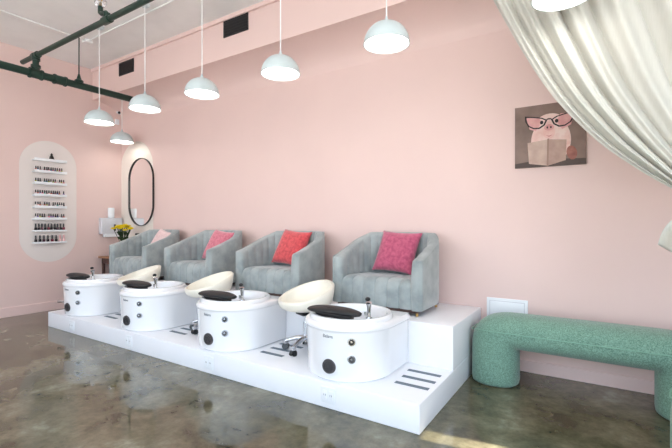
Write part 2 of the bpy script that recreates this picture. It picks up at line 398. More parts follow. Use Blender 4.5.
# ------------------------------------------------------------------ armchair
def make_chair():
    t = thing('tub_armchair', '', 'armchair')
    Wd, D, T = .462, .36, .105       # half width, half depth, shell thickness
    yb = D; Rc = .34
    path = []                        # (x,y,nx,ny,s)
    n1, n2 = 14, 40
    for i in range(n1): path.append((Wd, -D + (2 * D - Rc) * i / n1, 1, 0))
    for i in range(n2 + 1):
        a = (PI / 2) * i / n2; path.append((Wd - Rc + Rc * math.cos(a), D - Rc + Rc * math.sin(a), math.cos(a), math.sin(a)))
    nmid = 8
    for i in range(1, nmid): path.append((Wd - Rc - 2 * (Wd - Rc) * i / nmid, D, 0, 1))
    for p in list(path)[:n1 + n2 + 1][::-1]: path.append((-p[0], p[1], -p[2], p[3]))
    Ltot = 0; ss = [0]
    for a, b in zip(path, path[1:]): Ltot += math.hypot(a[0] - b[0], a[1] - b[1]); ss.append(Ltot)
    # resample evenly-ish
    M_ = 180; pts = []
    for i in range(M_ + 1):
        s = Ltot * i / M_; k = max(j for j in range(len(ss)) if ss[j] <= s + 1e-9); k = min(k, len(ss) - 2)
        f = (s - ss[k]) / (ss[k + 1] - ss[k]); a, b = path[k], path[k + 1]; q = [a[c] * (1 - f) + b[c] * f for c in range(4)]
        l = math.hypot(q[2], q[3]); pts.append((q[0], q[1], q[2] / l, q[3] / l, s / Ltot))
    rings = []
    NCH = 17
    for (x, y, nx, ny, s) in pts:
        e = min(s, 1 - s) * 2            # 0 at front of the arm, 1 at the centre of the back
        h = .49 + .225 * (min(e / .62, 1) ** 1.15) * (1 if e < .62 else 1)
        if e > .62: h = .715
        g = abs(math.sin(PI * NCH * s)) ** .5; sc = .014 * (1 - g)      # channel grooves on the inner face
        en = min(1, e / .03); ed = .018 * (1 - en) ** 2                 # rounding at arm fronts
        Tt = T - ed
        def P(off, z): return (x - nx * off, y - ny * off, z)
        lo = .055
        rings.append([P(ed + .012, lo), P(ed + .003, lo + .015), P(ed, .15), P(ed, h - .03), P(ed + .006, h - .010), P(ed + .02, h - ed * .5),
                      P(T * .5, h + .004 - ed * .5), P(Tt - .02 - sc * .3, h - .002 - ed * .5), P(Tt - .005 + 0 - sc, h - .014), P(Tt - sc, h - .04), P(Tt + .01 - sc, h - .15), P(Tt + .015 - sc, .22), P(Tt, lo)])
    MB().loops(rings, True, True, True).build('shell', M['velvet'], t, ang=50)
    # piping seam at the outer top edge
    m = MB(); pp = [(r[4][0], r[4][1], r[4][2] + .006) for r in rings[::2]]
    pp = [(rings[0][4][0], rings[0][4][1] - .002, .06)] + [(rings[0][4][0], rings[0][4][1] - .002, .3)] + pp + [(rings[-1][4][0], rings[-1][4][1] - .002, .3), (rings[-1][4][0], rings[-1][4][1] - .002, .06)]
    m.tube(pp, .004, 6); m.build('piping', M['velvet'], t)
    # seat with channels
    wi = Wd - T + .004; NX = 96; nch = 6
    prof = []
    f = -D + .012
    base = [(f, .06), (f - .004, .12), (f - .006, .2), (f - .002, .25), (f + .012, .283), (f + .04, .303), (f + .1, .313), (f + .2, .312), (f + .35, .303), (f + .5, .295), (f + .62, .29)]
    rings = []
    for i in range(NX + 1):
        u = i / NX; x = -wi + 2 * wi * u
        g = abs(math.sin(PI * nch * u)) ** .45; sc = .016 * (1 - g)
        crown = .01 * (1 - (2 * u - 1) ** 2)
        r = []
        for j, (y, z) in enumerate(base):
            a = base[max(j - 1, 0)]; b = base[min(j + 1, len(base) - 1)]; ty, tz = b[0] - a[0], b[1] - a[1]; l = math.hypot(ty, tz); ny, nz = -tz / l, ty / l
            r.append((x, y - ny * sc, z - nz * sc + (crown if j > 4 else 0)))
        r += [(x, f + .62, .06)]
        rings.append(r)
    # trim seat rear corners to the curved shell
    def fit(p):
        x, y, z = p; ymax = D - T + .02
        rr = Rc - T + .02; cx = Wd - Rc
        if y > D - Rc:
            dx = max(abs(x) - cx, 0); lim = D - Rc + math.sqrt(max(rr * rr - dx * dx, 0)); y = min(y, lim)
        return (x, min(y, ymax), z)
    MB().loops([[fit(p) for p in r] for r in rings], True, True, True).build('seat', M['velvet'], t, ang=50)
    MB().box(-Wd + .05, Wd - .05, -D + .04, D - .16, .03, .07).build('underframe', M['darkw'], t)
    for sx in (-1, 1):
        for sy in (-1, 1):
            x, y = sx * (Wd - .07), (-D + .06 if sy < 0 else D - .17)
            MB().cyl((x, y, 0), (x, y, .058), .012, .018).build('leg', M['gold'], t)
    return t
chair = make_chair()
for k in range(4):
    o = chair if k == 0 else copy_tree(chair)
    o.location = (-1.732 - SP * k, -.42, H2); o['group'] = 'grey armchairs on the platform'
    o['label'] = 'grey velvet channel-tufted tub armchair holding the %s cushion' % cushname[k]

# ------------------------------------------------------------------ cushions
def cushion(mt, name):
    n = 20; m = MB(); s = .226
    def pt(i, j, sg):
        u, v = -1 + 2 * i / n, -1 + 2 * j / n
        pin = 1 - .07 * (1 - u * u) * 0; x = s * u * (1 - .07 * (1 - v * v) * abs(u)); z = s * v * (1 - .07 * (1 - u * u) * abs(v))
        th = .075 * ((1 - u ** 4) * (1 - v ** 4)) ** .6 if abs(u) < 1 and abs(v) < 1 else 0
        return (x, sg * th, z)
    b = bmesh.new(); G = {}
    for sg in (-1, 1):
        for i in range(n + 1):
            for j in range(n + 1):
                k = (i, j, 0 if i in (0, n) or j in (0, n) else sg)
                if k not in G: G[k] = b.verts.new(pt(i, j, sg))
        for i in range(n):
            for j in range(n):
                f = [G[(a, c, 0 if a in (0, n) or c in (0, n) else sg)] for a, c in ((i, j), (i + 1, j), (i + 1, j + 1), (i, j + 1))]
                try: b.faces.new(f if sg < 0 else f[::-1])
                except ValueError: pass
    m.merge(b)
    return m.build(name, mt, ang=80)
def lay(o, loc, tilt, spin, yaw): o.matrix_world = Matrix.Translation(loc) @ Matrix.Rotation(yaw, 4, 'Z') @ Matrix.Rotation(tilt, 4, 'X') @ Matrix.Rotation(spin, 4, 'Y')
R_ = math.radians
cdat = [(.05, -.16, .205), (.05, -.16, .205), (.05, -.16, .205), (.05, -.16, .205)]
clab = ['raspberry pink textured square cushion leaning in the armchair nearest the bench', 'coral red textured square cushion leaning in the second armchair from the bench',
        'rose pink square cushion leaning in the third armchair from the bench', 'pale blush pink square cushion in the armchair nearest the flowers']
for k in range(4):
    o = cushion(M['p%d' % (4 - k)], 'throw_cushion'); tag(o, clab[k], 'cushion', 'cushions on the armchairs')
    pc = unproj_y((396.5, 291, 218, 160)[k], 250, -.275); lay(o, (pc.x, -.265, H2 + .31 + (.215, .215, .20, .19)[k]), R_(-27), R_((3, 5, 6, 10)[k]), R_(-3))

# ------------------------------------------------------------------ stools
def make_stool():
    t = thing('salon_stool', '', 'stool')
    # bucket seat, back towards local +y
    m = MB(); NA, NS = 56, 12
    def surf(off):
        G = []
        for j in range(NS + 1):
            s = j / NS; row = []
            for i in range(NA):
                a = 2 * PI * i / NA; back = (0.5 + 0.5 * math.sin(a)); hb = .06 + .155 * back ** 1.2
                rim = max(0, (s - .55) / .45); r = .224 * math.sin(s * PI / 2) ** .85 + off * min(1, s * 1.5)
                z = hb * s ** 3.2 + .03 - off * (1 - rim * .8) * 1.1
                rr = r * (1 + .04 * back * rim)
                row.append((rr * math.cos(a) * 1.05, rr * math.sin(a), z))
            G.append(row)
        return G
    inner = surf(0); outer = surf(.026)
    rim = [tuple((a + b) / 2 + (.008 if c == 2 else 0) for c, (a, b) in enumerate(zip(p, q))) for p, q in zip(inner[-1], outer[-1])]
    rings = inner[1:] + [rim] + outer[::-1][:-1]
    zz = .375
    rings = [[(p[0], p[1], p[2] + zz) for p in r] for r in rings]
    m.loops(rings, True, True, True); m.build('seat', M['stool'], t, ang=60)
    MB().box(-.07, .07, -.07, .07, zz - .045, zz - .018, .006).build('seat_plate', M['blkp'], t)
    m = MB(); m.tube([(.03, 0, zz - .035), (.13, -.02, zz - .04), (.17, -.03, zz - .05)], .006, 8); m.cyl((.16, -.028, zz - .048), (.20, -.035, zz - .055), .011); m.build('lever', M['blkp'], t)
    c = MB(); c.cyl((0, 0, .10), (0, 0, .26), .025); c.cyl((0, 0, .26), (0, 0, zz - .03), .015); c.build('column', M['chrome'], t)
    MB().lathe([(0, .14), (.035, .13), (.04, .09), (0, .08)], 24).build('hub', M['chrome'], t)
    for k in range(5):
        a = R_(224 + 72 * k); d = Vector((math.cos(a), math.sin(a), 0)); nrm = Vector((-d.y, d.x, 0))
        lg = MB().tube([d * .02 + Vector((0, 0, .115)), d * .09 + Vector((0, 0, .11)), d * .195 + Vector((0, 0, .078))], [.026, .022, .018], 12).build('leg', M['chrome'], t)
        p = d * .195
        m = MB()
        for s in (-1, 1): m.cyl(p + nrm * s * .006 + Vector((0, 0, .026)), p + nrm * s * .021 + Vector((0, 0, .031)), .030)
        m.build('caster', M['blkp'], lg)
        m = MB(); m.cyl(p + Vector((0, 0, .03)), p + Vector((0, 0, .085)), .007); m.box(p.x - .022, p.x + .022, p.y - .022, p.y + .022, .05, .078, .006); m.build('caster_hood', M['chrome'], lg)
    return t
stool = make_stool()
slab = ['white bucket-seat salon stool on chrome casters beside the tub nearest the bench', 'white bucket-seat salon stool between the second and third tubs from the bench', 'white bucket-seat salon stool mostly hidden by the third tub from the bench']
for k in range(3):
    o = stool if k == 0 else copy_tree(stool)
    o.location = (-2.268 - 1.32 * k, -1.09, H1); o.rotation_euler = (0, 0, R_(-24)); o['label'] = slab[k]; o['group'] = 'white stools between the tubs'

# ------------------------------------------------------------------ green benches
def make_bench(L=1.28):
    t = thing('tube_bench', '', 'bench')
    r = .19
    # one continuous upholstered form: two round legs bending into a tube seat
    zc, rz_ = .45, .145
    NS = 36; rings = []
    def ring(c, d, rw, rh):     # c centre, d tangent in xz, rw half width in y, rh half height normal to d
        nx, nz = -d[1], d[0]
        out = []
        for k in range(NS):
            a = 2 * PI * k / NS; sy = math.sin(a); cn = math.cos(a)
            f = lambda v: math.copysign(abs(v) ** .85, v)
            out.append((c[0] + nx * f(cn) * rh, f(sy) * rw, c[1] + nz * f(cn) * rh))
        return out
    h = L / 2
    # left leg up
    seq = [((-h, .004), (0, 1), r - .02, r - .02), ((-h, .015), (0, 1), r - .004, r - .004), ((-h, .04), (0, 1), r, r), ((-h, .2), (0, 1), r, r), ((-h, .28), (0, 1), r, r)]
    cx, cz = -h + .19, .28                      # mitred bend about the inner corner
    nb = 12
    for i in range(1, nb):
        a = PI / 2 * i / nb
        outer = (-h - r + (r * 2) * 0, 0)
        # outer boundary point (superellipse from (-h-r, .28) to (-h+.19, .595)), inner boundary collapses toward (cx, .305)
        e = 1.35
        ox = cx - (2 * r) * (math.cos(a) ** (1 / e)); oz = .28 + (zc + rz_ - .28) * (math.sin(a) ** (1 / e))
        ix = cx; iz = .28 + (zc - rz_ - .28) * math.sin(a)
        c = ((ox + ix) / 2, (oz + iz) / 2); dx, dz = (ix - ox), (iz - oz); l = math.hypot(dx, dz)
        d = (-dz / l, dx / l); seq.append((c, d, r, l / 2))
    seq.append(((cx, zc), (1, 0), r, rz_))
    for i in range(1, 12): seq.append(((cx + (L - .38) * i / 12, zc), (1, 0), r, rz_))
    half = seq[:5 + nb - 1 + 1]
    right = [((-c[0], c[1]), (d[0], -d[1]), a, b) for c, d, a, b in half][::-1]
    for c, d, a, b in seq + right: rings.append(ring(c, d, a, b))
    MB().loops(rings, True, True, True).build('upholstery', M['boucle'], t, ang=70)
    # piping seam on both faces
    for sg in (-1, 1):
        y = sg * (r + .001); p = []
        p = [(-h - r * .62 , sg * r * .80, .40)]
        pts = []
        for i in range(17):
            a = PI - PI * 0 if False else PI * i / 16
        zz = zc + .012
        ks = [(-h - r - .002, 0, .43), (-h - r * .93, sg * .09, .445), (-h - r * .70, sg * .15, .457), (-h - r * .35, sg * .186, zz), (-h, sg * (r + .001), zz)]
        ks += [(x, sg * (r + .001), zz) for x in [(-h + L * i / 12) for i in range(1, 12)]]
        ks += [(-a, b, c) for a, b, c in ks[:5][::-1]]
        MB().tube(ks, .004, 8).build('piping', M['piping'], t)
    MB().cyl((-h, 0, 0), (-h, 0, .02), .16).build('foot', M['blkp'], t)
    MB().cyl((h, 0, 0), (h, 0, .02), .16).build('foot', M['blkp'], t)
    return t
b1 = make_bench(); b1.location = (-.12, -.37, 0)
tag(b1, 'long green boucle tube bench against the pink wall beside the white platform', 'bench', group='green tube benches')
b2 = copy_tree(b1); b2.location = (1.145, -1.30, 0)
tag(b2, 'second green tube bench, only its rounded end showing at the right edge', 'bench', group='green tube benches')

# ------------------------------------------------------------------ pendant lamps
def make_pendant():
    t = thing('pendant_lamp', '', 'pendant lamp')     # origin at the rim centre
    r = .175
    prof = []
    for i in range(17):
        a = PI / 2 * i / 16; prof.append((r * math.cos(a) ** .97 if i < 16 else .018, .002 + .168 * math.sin(a)))
    inner = [(max(p[0] - .004, .012), p[1] - .003) for p in prof][::-1]
    MB().lathe([(r + .003, -.002), (r + .003, .004)] + prof + inner[:-1] + [(r - .005, -.002), (r + .003, -.002)], 56).build('shade', M['shade'], t, ang=60)
    MB().lathe([(0, .012), (r - .012, .014), (r - .012, .022), (0, .03)], 48).build('diffuser', M['glow'], t)
    MB().lathe([(.020, .166), (.020, .18), (.012, .193), (.006, .215), (0, .215)], 20).build('shade_cap', M['shade'], t)
    return t
RY = -1.24; RZ = 2.712
pl = [unproj_y(px, 100, RY).x for px in (99.3, 145, 202, 280.5, 386.5, 563)]
pen = make_pendant()
plab = ['white dome pendant lamp at the far left end of the lamp row', 'white dome pendant lamp second from the left in the row, before the bulkhead', 'white dome pendant lamp above the rose-cushion armchair',
        'white dome pendant lamp above the coral-cushion armchair', 'largest fully visible white dome pendant lamp, above the raspberry-cushion armchair', 'white dome pendant lamp cut by the top edge, before the curtain', 'smallest white dome pendant lamp, hanging in the corner near the mirror']
places = [(x, RY, RZ + (-.025, 0, 0, 0, .02, .03)[i], ZC) for i, x in enumerate(pl)] + [(unproj_y(122, 140, -.3).x, -.3, 2.71, BZ)]
for k, (x, y, z, zt) in enumerate(places):
    o = pen if k == 0 else copy_tree(pen)
    o.location = (x, y, z); o['label'] = plab[k]; o['group'] = 'white dome pendant lamps'
for k, (x, y, z, zt) in enumerate(places):
    o = [q for q in C.objects if q.name.startswith('pendant_lamp')][k]
    zt = zt - o.location.z
    MB().cyl((0, 0, .21), (0, 0, zt), .0055, segs=8).build('cord', M['cord'], o)
    MB().lathe([(0, zt - .035), (.045, zt - .03), (.058, zt - .012), (.06, zt), (0, zt)], 24).build('canopy', M['shade'], o)

# ------------------------------------------------------------------ pipes
XA, ZA = -6.1, 3.28
t = thing('sprinkler_main_pipe', 'thick dark green pipe running along the left wall below the ceiling', 'pipe', (XA, -3, ZA))
MB().cyl((0, -4.2, 0), (0, 2.999, 0), .047).build('pipe_run', M['green'], t)
yj = -4.1 + 2.34
for dy, nm in ((yj + 3, 'tee_fitting'), (-4.1 + 2.62 + 3, 'coupling')):
    m = MB(); m.cyl((0, dy - .06, 0), (0, dy + .06, 0), .058); m.cyl((0, dy - .075, 0), (0, dy - .055, 0), .066); m.cyl((0, dy + .055, 0), (0, dy + .075, 0), .066)
    if nm == 'tee_fitting':
        m.cyl((0, dy, 0), (0, dy, .10), .045); m.cyl((0, dy, .10), (0, dy, .19), .036); m.cyl((0, dy, .17), (0, dy, .25), .048)
        m.cyl((0, dy, .08), (0, dy, .11), .055)
    m.build(nm, M['green'], t)
t2 = thing('sprinkler_branch_pipe', 'thinner green pipe crossing the ceiling above the thick green pipe', 'pipe', (XA, yj, ZA + .235))
MB().cyl((-.4, 0, 0), (XR - XA - .001, 0, 0), .030).build('pipe_run', M['green'], t2)
m = MB(); m.cyl((-.07, 0, 0), (.07, 0, 0), .042); m.build('tee_fitting', M['green'], t2)
fx = unproj_y(107, 16, yj).x - XA
m = MB(); m.cyl((fx - .06, 0, 0), (fx + .06, 0, 0), .042); m.cyl((fx, 0, 0), (fx, .0, .07), .035)
m.tube([(fx, 0, .05), (fx - .02, -.0, .08), (fx - .10, -.0, .09), (fx - .13, 0, .11), (fx - .13, 0, .18)], .026, 14); m.build('elbow', M['green'], t2)
sp = MB().lathe([(0, 0), (.015, 0), (.012, .03), (.006, .06), (.02, .065), (.02, .07), (0, .07)], 16, (fx - .13, 0, .18)).build('sprinkler_head', M['gold'], t2)
m = MB()
for k in range(6):
    a = PI * k / 6; m.tube([(.06 * math.cos(a) * math.sin(q), .06 * math.sin(a) * math.sin(q), .05 - .055 * math.cos(q) * 1.1) for q in [2 * PI * j / 24 for j in range(25)]], .0028, 6)
for zz, rr in ((.02, .05), (.05, .06), (.08, .05)): m.tube([(rr * math.cos(q), rr * math.sin(q), zz) for q in [2 * PI * j / 24 for j in range(25)]], .0028, 6)
m.bm.transform(Matrix.Translation((fx - .13, 0, .18))); m.build('wire_cage', M['chrome'], sp)
hg = thing('pipe_hanger', 'thin dark rod hanging the thick green pipe from the ceiling', 'pipe hanger', (XA, -4.1 + 2.86, ZC))
MB().cyl((0, 0, -ZC + ZA + .05), (0, 0, -.01), .008).build('rod', M['green'], hg)
m = MB(); m.lathe([(.055, 0), (.055, .03), (.03, .05), (.012, .12), (0, .12)], 20, (0, 0, ZA - ZC + .035)); m.build('clamp', M['green'], hg)
MB().cyl((0, 0, -.015), (0, 0, 0), .05).build('ceiling_plate', M['cord'], hg)
# white conduit on the ceiling
a = unproj_z(0, 14, ZC); b = Vector((XA - .02, -4.1 + 2.98, ZC))
m = MB(); m.cyl((b.x, -6.5, ZC - .015), (b.x, b.y, ZC - .015), .010); m.cyl((b.x, b.y, ZC - .015), (XR, b.y, ZC - .015), .010); m.box(b.x - .05, b.x + .05, b.y - .05, b.y + .05, ZC - .04, ZC - .001, .004)
tag(m.build('ceiling_conduit', M['cord']), 'white cable conduit with junction box running across the ceiling', 'conduit')
# pink conduit below the bulkhead
p0 = unproj_z(398, 17, BZ - .012); 
m = MB(); q0 = Vector((p0.x, -.2, BZ - .015)); m.cyl(q0, (XR, -.2, BZ - .015), .011); m.box(q0.x - .14, q0.x + .02, -.24, -.16, BZ - .04, BZ - .001, .004)
tag(m.build('wall_conduit', M['pinktrim']), 'pink painted conduit with a box under the bulkhead, right of the lamps', 'conduit')

# vents
def vent(px0, py0, px1, py1, label):
    a = unproj_y(px0, (py0 + py1) / 2, BY); b = unproj_y(px1, (py0 + py1) / 2, BY); c = unproj_y((px0 + px1) / 2, py0, BY).z; d = unproj_y((px0 + px1) / 2, py1, BY).z
    w, h = (b.x - a.x), (c - d)
    t = thing('air_vent', label, 'vent', ((a.x + b.x) / 2, BY, (c + d) / 2), group='black air vents')
    m = MB(); w2, h2 = w / 2, h / 2
    m.box(-w2, w2, -.012, 0, h2 - .02, h2); m.box(-w2, w2, -.012, 0, -h2, -h2 + .02); m.box(-w2, -w2 + .02, -.012, 0, -h2, h2); m.box(w2 - .02, w2, -.012, 0, -h2, h2)
    m.build('frame', M['vent'], t); MB().box(-w2 + .01, w2 - .01, -.004, 0, -h2 + .01, h2 - .01).build('backing', M['vent'], t)
    m = MB(); n = 7
    for i in range(n):
        z = -h2 + .03 + (h - .06) * i / (n - 1); m.box(-w2 + .02, w2 - .02, -.003, .003, z - .010, z + .010, mtx=Matrix.Translation((0, -.008, z)) @ Matrix.Rotation(.6, 4, 'X') @ Matrix.Translation((0, 0, -z)))
    m.build('louvres', M['vent'], t)
vent(224, 12, 248.5, 34, 'black air vent high on the pink bulkhead, above the lamp row')
vent(119.5, 61, 134, 74, 'small black air vent on the bulkhead near the left corner')

# ------------------------------------------------------------------ picture
PW = .0; a = unproj_y(515, 138, -.02); b = unproj_y(586.3, 131, -.02); zt = unproj_y(515, 108.4, -.02).z; zb = unproj_y(515, 168.6, -.02).z
cx, cz, w, h = (a.x + b.x) / 2, (zt + zb) / 2, b.x - a.x, zt - zb
pic = thing('pig_painting', 'square painting of a pig in black glasses reading a book on the pink wall', 'painting', (cx, 0, cz))
def cm(n, c, c2=None, s=8): return mat(n, c, .6, col2=c2, nscale=s)
def flat(pts, name, mt, lvl, parent=pic):    # painted shape on the canvas, pts in -1..1
    return MB().prism([(p[0] * w / 2, p[1] * h / 2) for p in pts], 'y', -.0225 - .0004 * lvl, -.022).build(name, mt, parent, smooth=False)
def ell(x, y, rx, ry, n=32, rot=0): return [(x + rx * math.cos(q) * math.cos(rot) - ry * math.sin(q) * math.sin(rot), y + rx * math.cos(q) * math.sin(rot) + ry * math.sin(q) * math.cos(rot)) for q in [2 * PI * k / n for k in range(n)]]
MB().box(-w / 2, w / 2, -.022, -.001, -h / 2, h / 2, .001).build('canvas', cm('canvas_brown', srgb(146, 122, 112), srgb(116, 95, 86), 4), pic)
flat([(-1, -1), (-1, -.86), (-.5, -.80), (.2, -.78), (1, -.82), (1, -1)], 'painted_ground', cm('painted_shadow', srgb(84, 68, 62)), 1)
skin = cm('painted_pig_skin', srgb(238, 212, 204), srgb(226, 184, 176), 14); skin2 = cm('painted_pink', srgb(226, 172, 168), srgb(212, 150, 148), 14)
flat(ell(.04, -.2, .56, .75), 'painted_body', skin, 1)
flat([(-.66, .62), (-.30, .60), (-.20, .42), (-.38, .16), (-.56, .24)], 'painted_ear', skin2, 5)
flat([(.70, .62), (.32, .64), (.20, .42), (.36, .14), (.60, .26)], 'painted_ear', skin2, 5)
flat(ell(.02, .28, .46, .40), 'painted_head', skin, 3)
flat(ell(.0, .08, .17, .2), 'painted_muzzle', cm('painted_muzzle_pink', srgb(236, 196, 188), srgb(226, 178, 170), 20), 4); flat(ell(0, .24, .14, .10), 'painted_snout', skin2, 5)
blkm = cm('painted_black', srgb(40, 28, 30))
for s in (-1, 1): flat(ell(s * .05 + .0, .24, .025, .035, 16), 'painted_nostril', blkm, 6)
flat([(-.10, .0), (0, -.03), (.10, .0), (0, -.06)], 'painted_mouth', cm('painted_mouth', srgb(196, 110, 110)), 6)
for s in (-1, 1): flat(ell(s * .21, .42, .05, .06, 20), 'painted_eye', blkm, 6)
for s in (-1, 1):
    o_ = [(.05, .48), (.20, .57), (.44, .63), (.70, .68), (.69, .50), (.60, .33), (.44, .23), (.27, .22), (.12, .32)]
    gx, gz = sum(p[0] for p in o_) / 9, sum(p[1] for p in o_) / 9; i_ = [(gx + (x - gx) * .84, gz + (z - gz) * .80) for x, z in o_]
    o2 = [(s * x * w / 2, -.0262, z * h / 2) for x, z in o_]; i2 = [(s * x * w / 2, -.0262, z * h / 2) for x, z in i_]
    o3 = [(x, -.022, z) for x, y, z in o2]
    MB().loops([o3, o2, i2]).build('painted_glasses', blkm, pic, smooth=False)
flat([(-.09, .44), (-.04, .49), (.04, .49), (.09, .44), (.09, .49), (.04, .53), (-.04, .53), (-.09, .49)], 'painted_bridge', blkm, 8)
bk = cm('painted_book', srgb(196, 166, 152), srgb(176, 144, 132), 10); bk2 = cm('painted_book_light', srgb(210, 184, 170), srgb(190, 160, 148), 10)
flat([(-.62, -.20), (-.02, -.14), (-.04, -.98), (-.58, -.88)], 'painted_book_cover', bk2, 7)
flat([(-.02, -.14), (.48, -.20), (.46, -.84), (-.04, -.98)], 'painted_book_cover', bk, 7)
flat([(-.05, -.12), (.0, -.12), (-.02, -1), (-.07, -1)], 'painted_book_spine', cm('painted_spine', srgb(160, 128, 116)), 8)
flat(ell(.62, -.62, .14, .22, 20, .2), 'painted_trotter', cm('painted_trotter', srgb(170, 110, 96), srgb(140, 84, 74), 20), 7)

# ------------------------------------------------------------------ wall access panel
a = unproj_y(487, 306, 0); b = unproj_y(528, 310, 0)
t = thing('access_panel', 'small white access panel on the pink wall behind the green bench', 'access panel', ((a.x + b.x) / 2, 0, .55))
w2 = (b.x - a.x) / 2
m = MB(); m.box(-w2, w2, -.012, 0, -.14, .10, .003); m.build('frame', M['plate'], t); MB().box(-w2 + .024, w2 - .024, -.0125, -.008, -.116, .076).build('seam', M['dispenser'], t); MB().box(-w2 + .032, w2 - .032, -.016, -.008, -.108, .068, .002).build('hatch', M['plate'], t)

# ------------------------------------------------------------------ nail polish wall
ys0, ys1 = -4.1 + 2.72, -4.1 + 3.165
cols = [srgb(40, 34, 38), srgb(120, 40, 60), srgb(60, 120, 130), srgb(230, 120, 140), srgb(90, 60, 70), srgb(200, 90, 60), srgb(50, 70, 140), srgb(150, 120, 180), srgb(240, 200, 200), srgb(190, 190, 60), srgb(235, 230, 225), srgb(90, 170, 150)]
cnames = ['charcoal', 'wine red', 'teal', 'pink', 'plum', 'rust orange', 'navy', 'lilac', 'blush', 'mustard', 'white', 'mint']
PM = [mat('polish_' + n.replace(' ', '_'), c, .15, noise=.05) for n, c in zip(cnames, cols)]
CAPB = mat('black_cap', srgb(24, 22, 26), .3, noise=.1); CAPP = mat('pink_cap', srgb(226, 170, 170), .4, noise=.05)
ordn = ['first', 'second', 'third', 'fourth', 'fifth', 'sixth', 'seventh', 'eighth', 'ninth', 'tenth', 'eleventh', 'twelfth', 'thirteenth', 'fourteenth', 'fifteenth']
shn = ['topmost', 'second', 'third', 'fourth', 'fifth', 'sixth', 'seventh', 'lowest']
def bottle_meshes(sc, pm, capm):
    t = thing('nail_polish_bottle', '', 'nail polish bottle')
    b_ = MB(); b_.box(-.012 * sc, .012 * sc, -.012 * sc, .012 * sc, 0, .034 * sc, .004 * sc); b_.cyl((0, 0, .032 * sc), (0, 0, .04 * sc), .006 * sc, segs=12)
    b_.build('glass', pm, t)
    MB().cyl((0, 0, .037 * sc), (0, 0, .078 * sc), .0095 * sc, .0075 * sc, segs=12).build('cap', capm, t)
    return t
for i in range(8):
    z = 2.335 - .18 * i
    t = thing('display_shelf', 'narrow white ledge shelf on the oval panel, %s of the eight' % shn[i], 'shelf', (XL + .003, (ys0 + ys1) / 2, z), group='white ledge shelves on the oval panel')
    L = (ys1 - ys0) / 2
    MB().box(0, .085, -L, L, -.018, 0, .002).build('board', M['plate'], t)
    MB().box(.080, .09, -L, L, -.022, .018 if i < 6 else .004, .002).build('lip', M['plate'], t)
for i in range(1, 8):
    z = 2.335 - .18 * i
    n = {7: 8, 6: 10}.get(i, 14); sc = 1.3 if i >= 6 else .95
    skip = {1: (3, 13), 2: (3, 10), 3: (12,), 4: (3, 7), 5: (5, 11)}.get(i, ())
    c = 0
    for k in range(n):
        if k in skip: continue
        cap = CAPP if (i == 7 and k >= 6) else CAPB; capn = 'pink-capped' if cap is CAPP else 'black-capped'
        ci = (8 if cap is CAPP else [0, 0, 4, 0, 1][k % 5]) if i >= 6 else random.randrange(len(PM))
        t = bottle_meshes(sc, PM[ci], cap)
        yy = ys0 + .03 + (ys1 - ys0 - .06) * k / (n - 1) + (random.uniform(-.003, .003))
        t.location = (XL + .003 + .045, yy, z + .0005); t['group'] = 'nail polish bottles on the %s ledge' % shn[i]
        t['label'] = '%s %s nail polish bottle, %s from the left on the %s ledge' % (capn, cnames[ci], ordn[c], shn[i]); c += 1
f = MB(); zf = 2.335
f.lathe([(0, 0), (.042, 0), (.045, .012), (.03, .03), (.026, .055), (.018, .075), (0, .08)], 24, sx=1, sy=1.1); f.sphere((0, 0, .088), .017); f.lathe([(.02, .0), (.008, .02), (0, .03)], 12, (0, 0, .09))
o = f.build('statuette', M['frame']); o.location = (XL + .048, ys0 + .245, zf + .0005); tag(o, 'small dark seated statuette alone on the topmost ledge', 'statuette')

# ------------------------------------------------------------------ mirror
a = unproj_y(130, 190, 0); b = unproj_y(154.5, 190, 0); zt = unproj_y(143, 158, 0).z; zb = unproj_y(143, 226, 0).z
w, h = b.x - a.x, zt - zb
t = thing('oval_mirror', 'black-framed pill-shaped mirror on the cream painted patch by the corner', 'mirror', ((a.x + b.x) / 2, -.004, (zt + zb) / 2))
pi_ = pill(w - .018, h - .018); po = pill(w, h)
m = MB(); m.loops([[(p[0], 0, p[1]) for p in po], [(p[0], -.03, p[1]) for p in po], [(p[0], -.03, p[1]) for p in pi_], [(p[0], -.0, p[1]) for p in pi_]]); m.build('frame', M['frame'], t, smooth=False)
MB().prism(pill(w - .014, h - .014), 'y', -.012, -.001).build('glass', M['mirror'], t, smooth=False)

# ------------------------------------------------------------------ towel dispenser and roll, camera
a = unproj_x(98.5, 225, XL); b = unproj_x(119.5, 225, XL)
zt = unproj_x(109, 218, XL).z; zb = unproj_x(109, 234, XL).z; yc = (a.y + b.y) / 2; w2 = (b.y - a.y) / 2
t = thing('towel_dispenser', 'pale grey paper towel dispenser on the left wall beside the flowers', 'paper towel dispenser', (XL, yc, (zt + zb) / 2))
h2 = (zt - zb) / 2
MB().box(0, .10, -w2, w2, -h2, h2, .012).build('cover', M['dispenser'], t)
MB().box(.10, .103, w2 * .15, w2 * .35, -h2 * .6, h2 * .2).build('window', M['grille'], t)
MB().box(.03, .10, -w2 * .7, w2 * .7, -h2 - .05, -h2 + .01, .004).build('towel', M['plate'], t)
m = MB(); m.lathe([(0, 0), (.05, 0), (.05, .0), (.052, .16), (.045, .175), (0, .175)], 24)
o = m.build('paper_roll', M['plate']); o.location = (XL + .062, yc - .0, zt + .001); tag(o, 'white paper roll standing on top of the towel dispenser', 'paper roll')
p = unproj_x(118, 112, XL)
t = thing('security_camera', 'small white security camera with a black lens high in the corner', 'security camera', p)
MB().box(0, .03, -.03, .03, -.03, .03, .004).build('mount', M['plate'], t); MB().sphere((.05, 0, -.02), .032).build('housing', M['plate'], t)
MB().cyl((.06, -.015, -.025), (.083, -.024, -.03), .022).build('lens', M['blkp'], t)
p = unproj_x(116.5, 122, XL)
t = thing('wall_sensor', 'small white sensor box below the corner security camera', 'sensor', p)
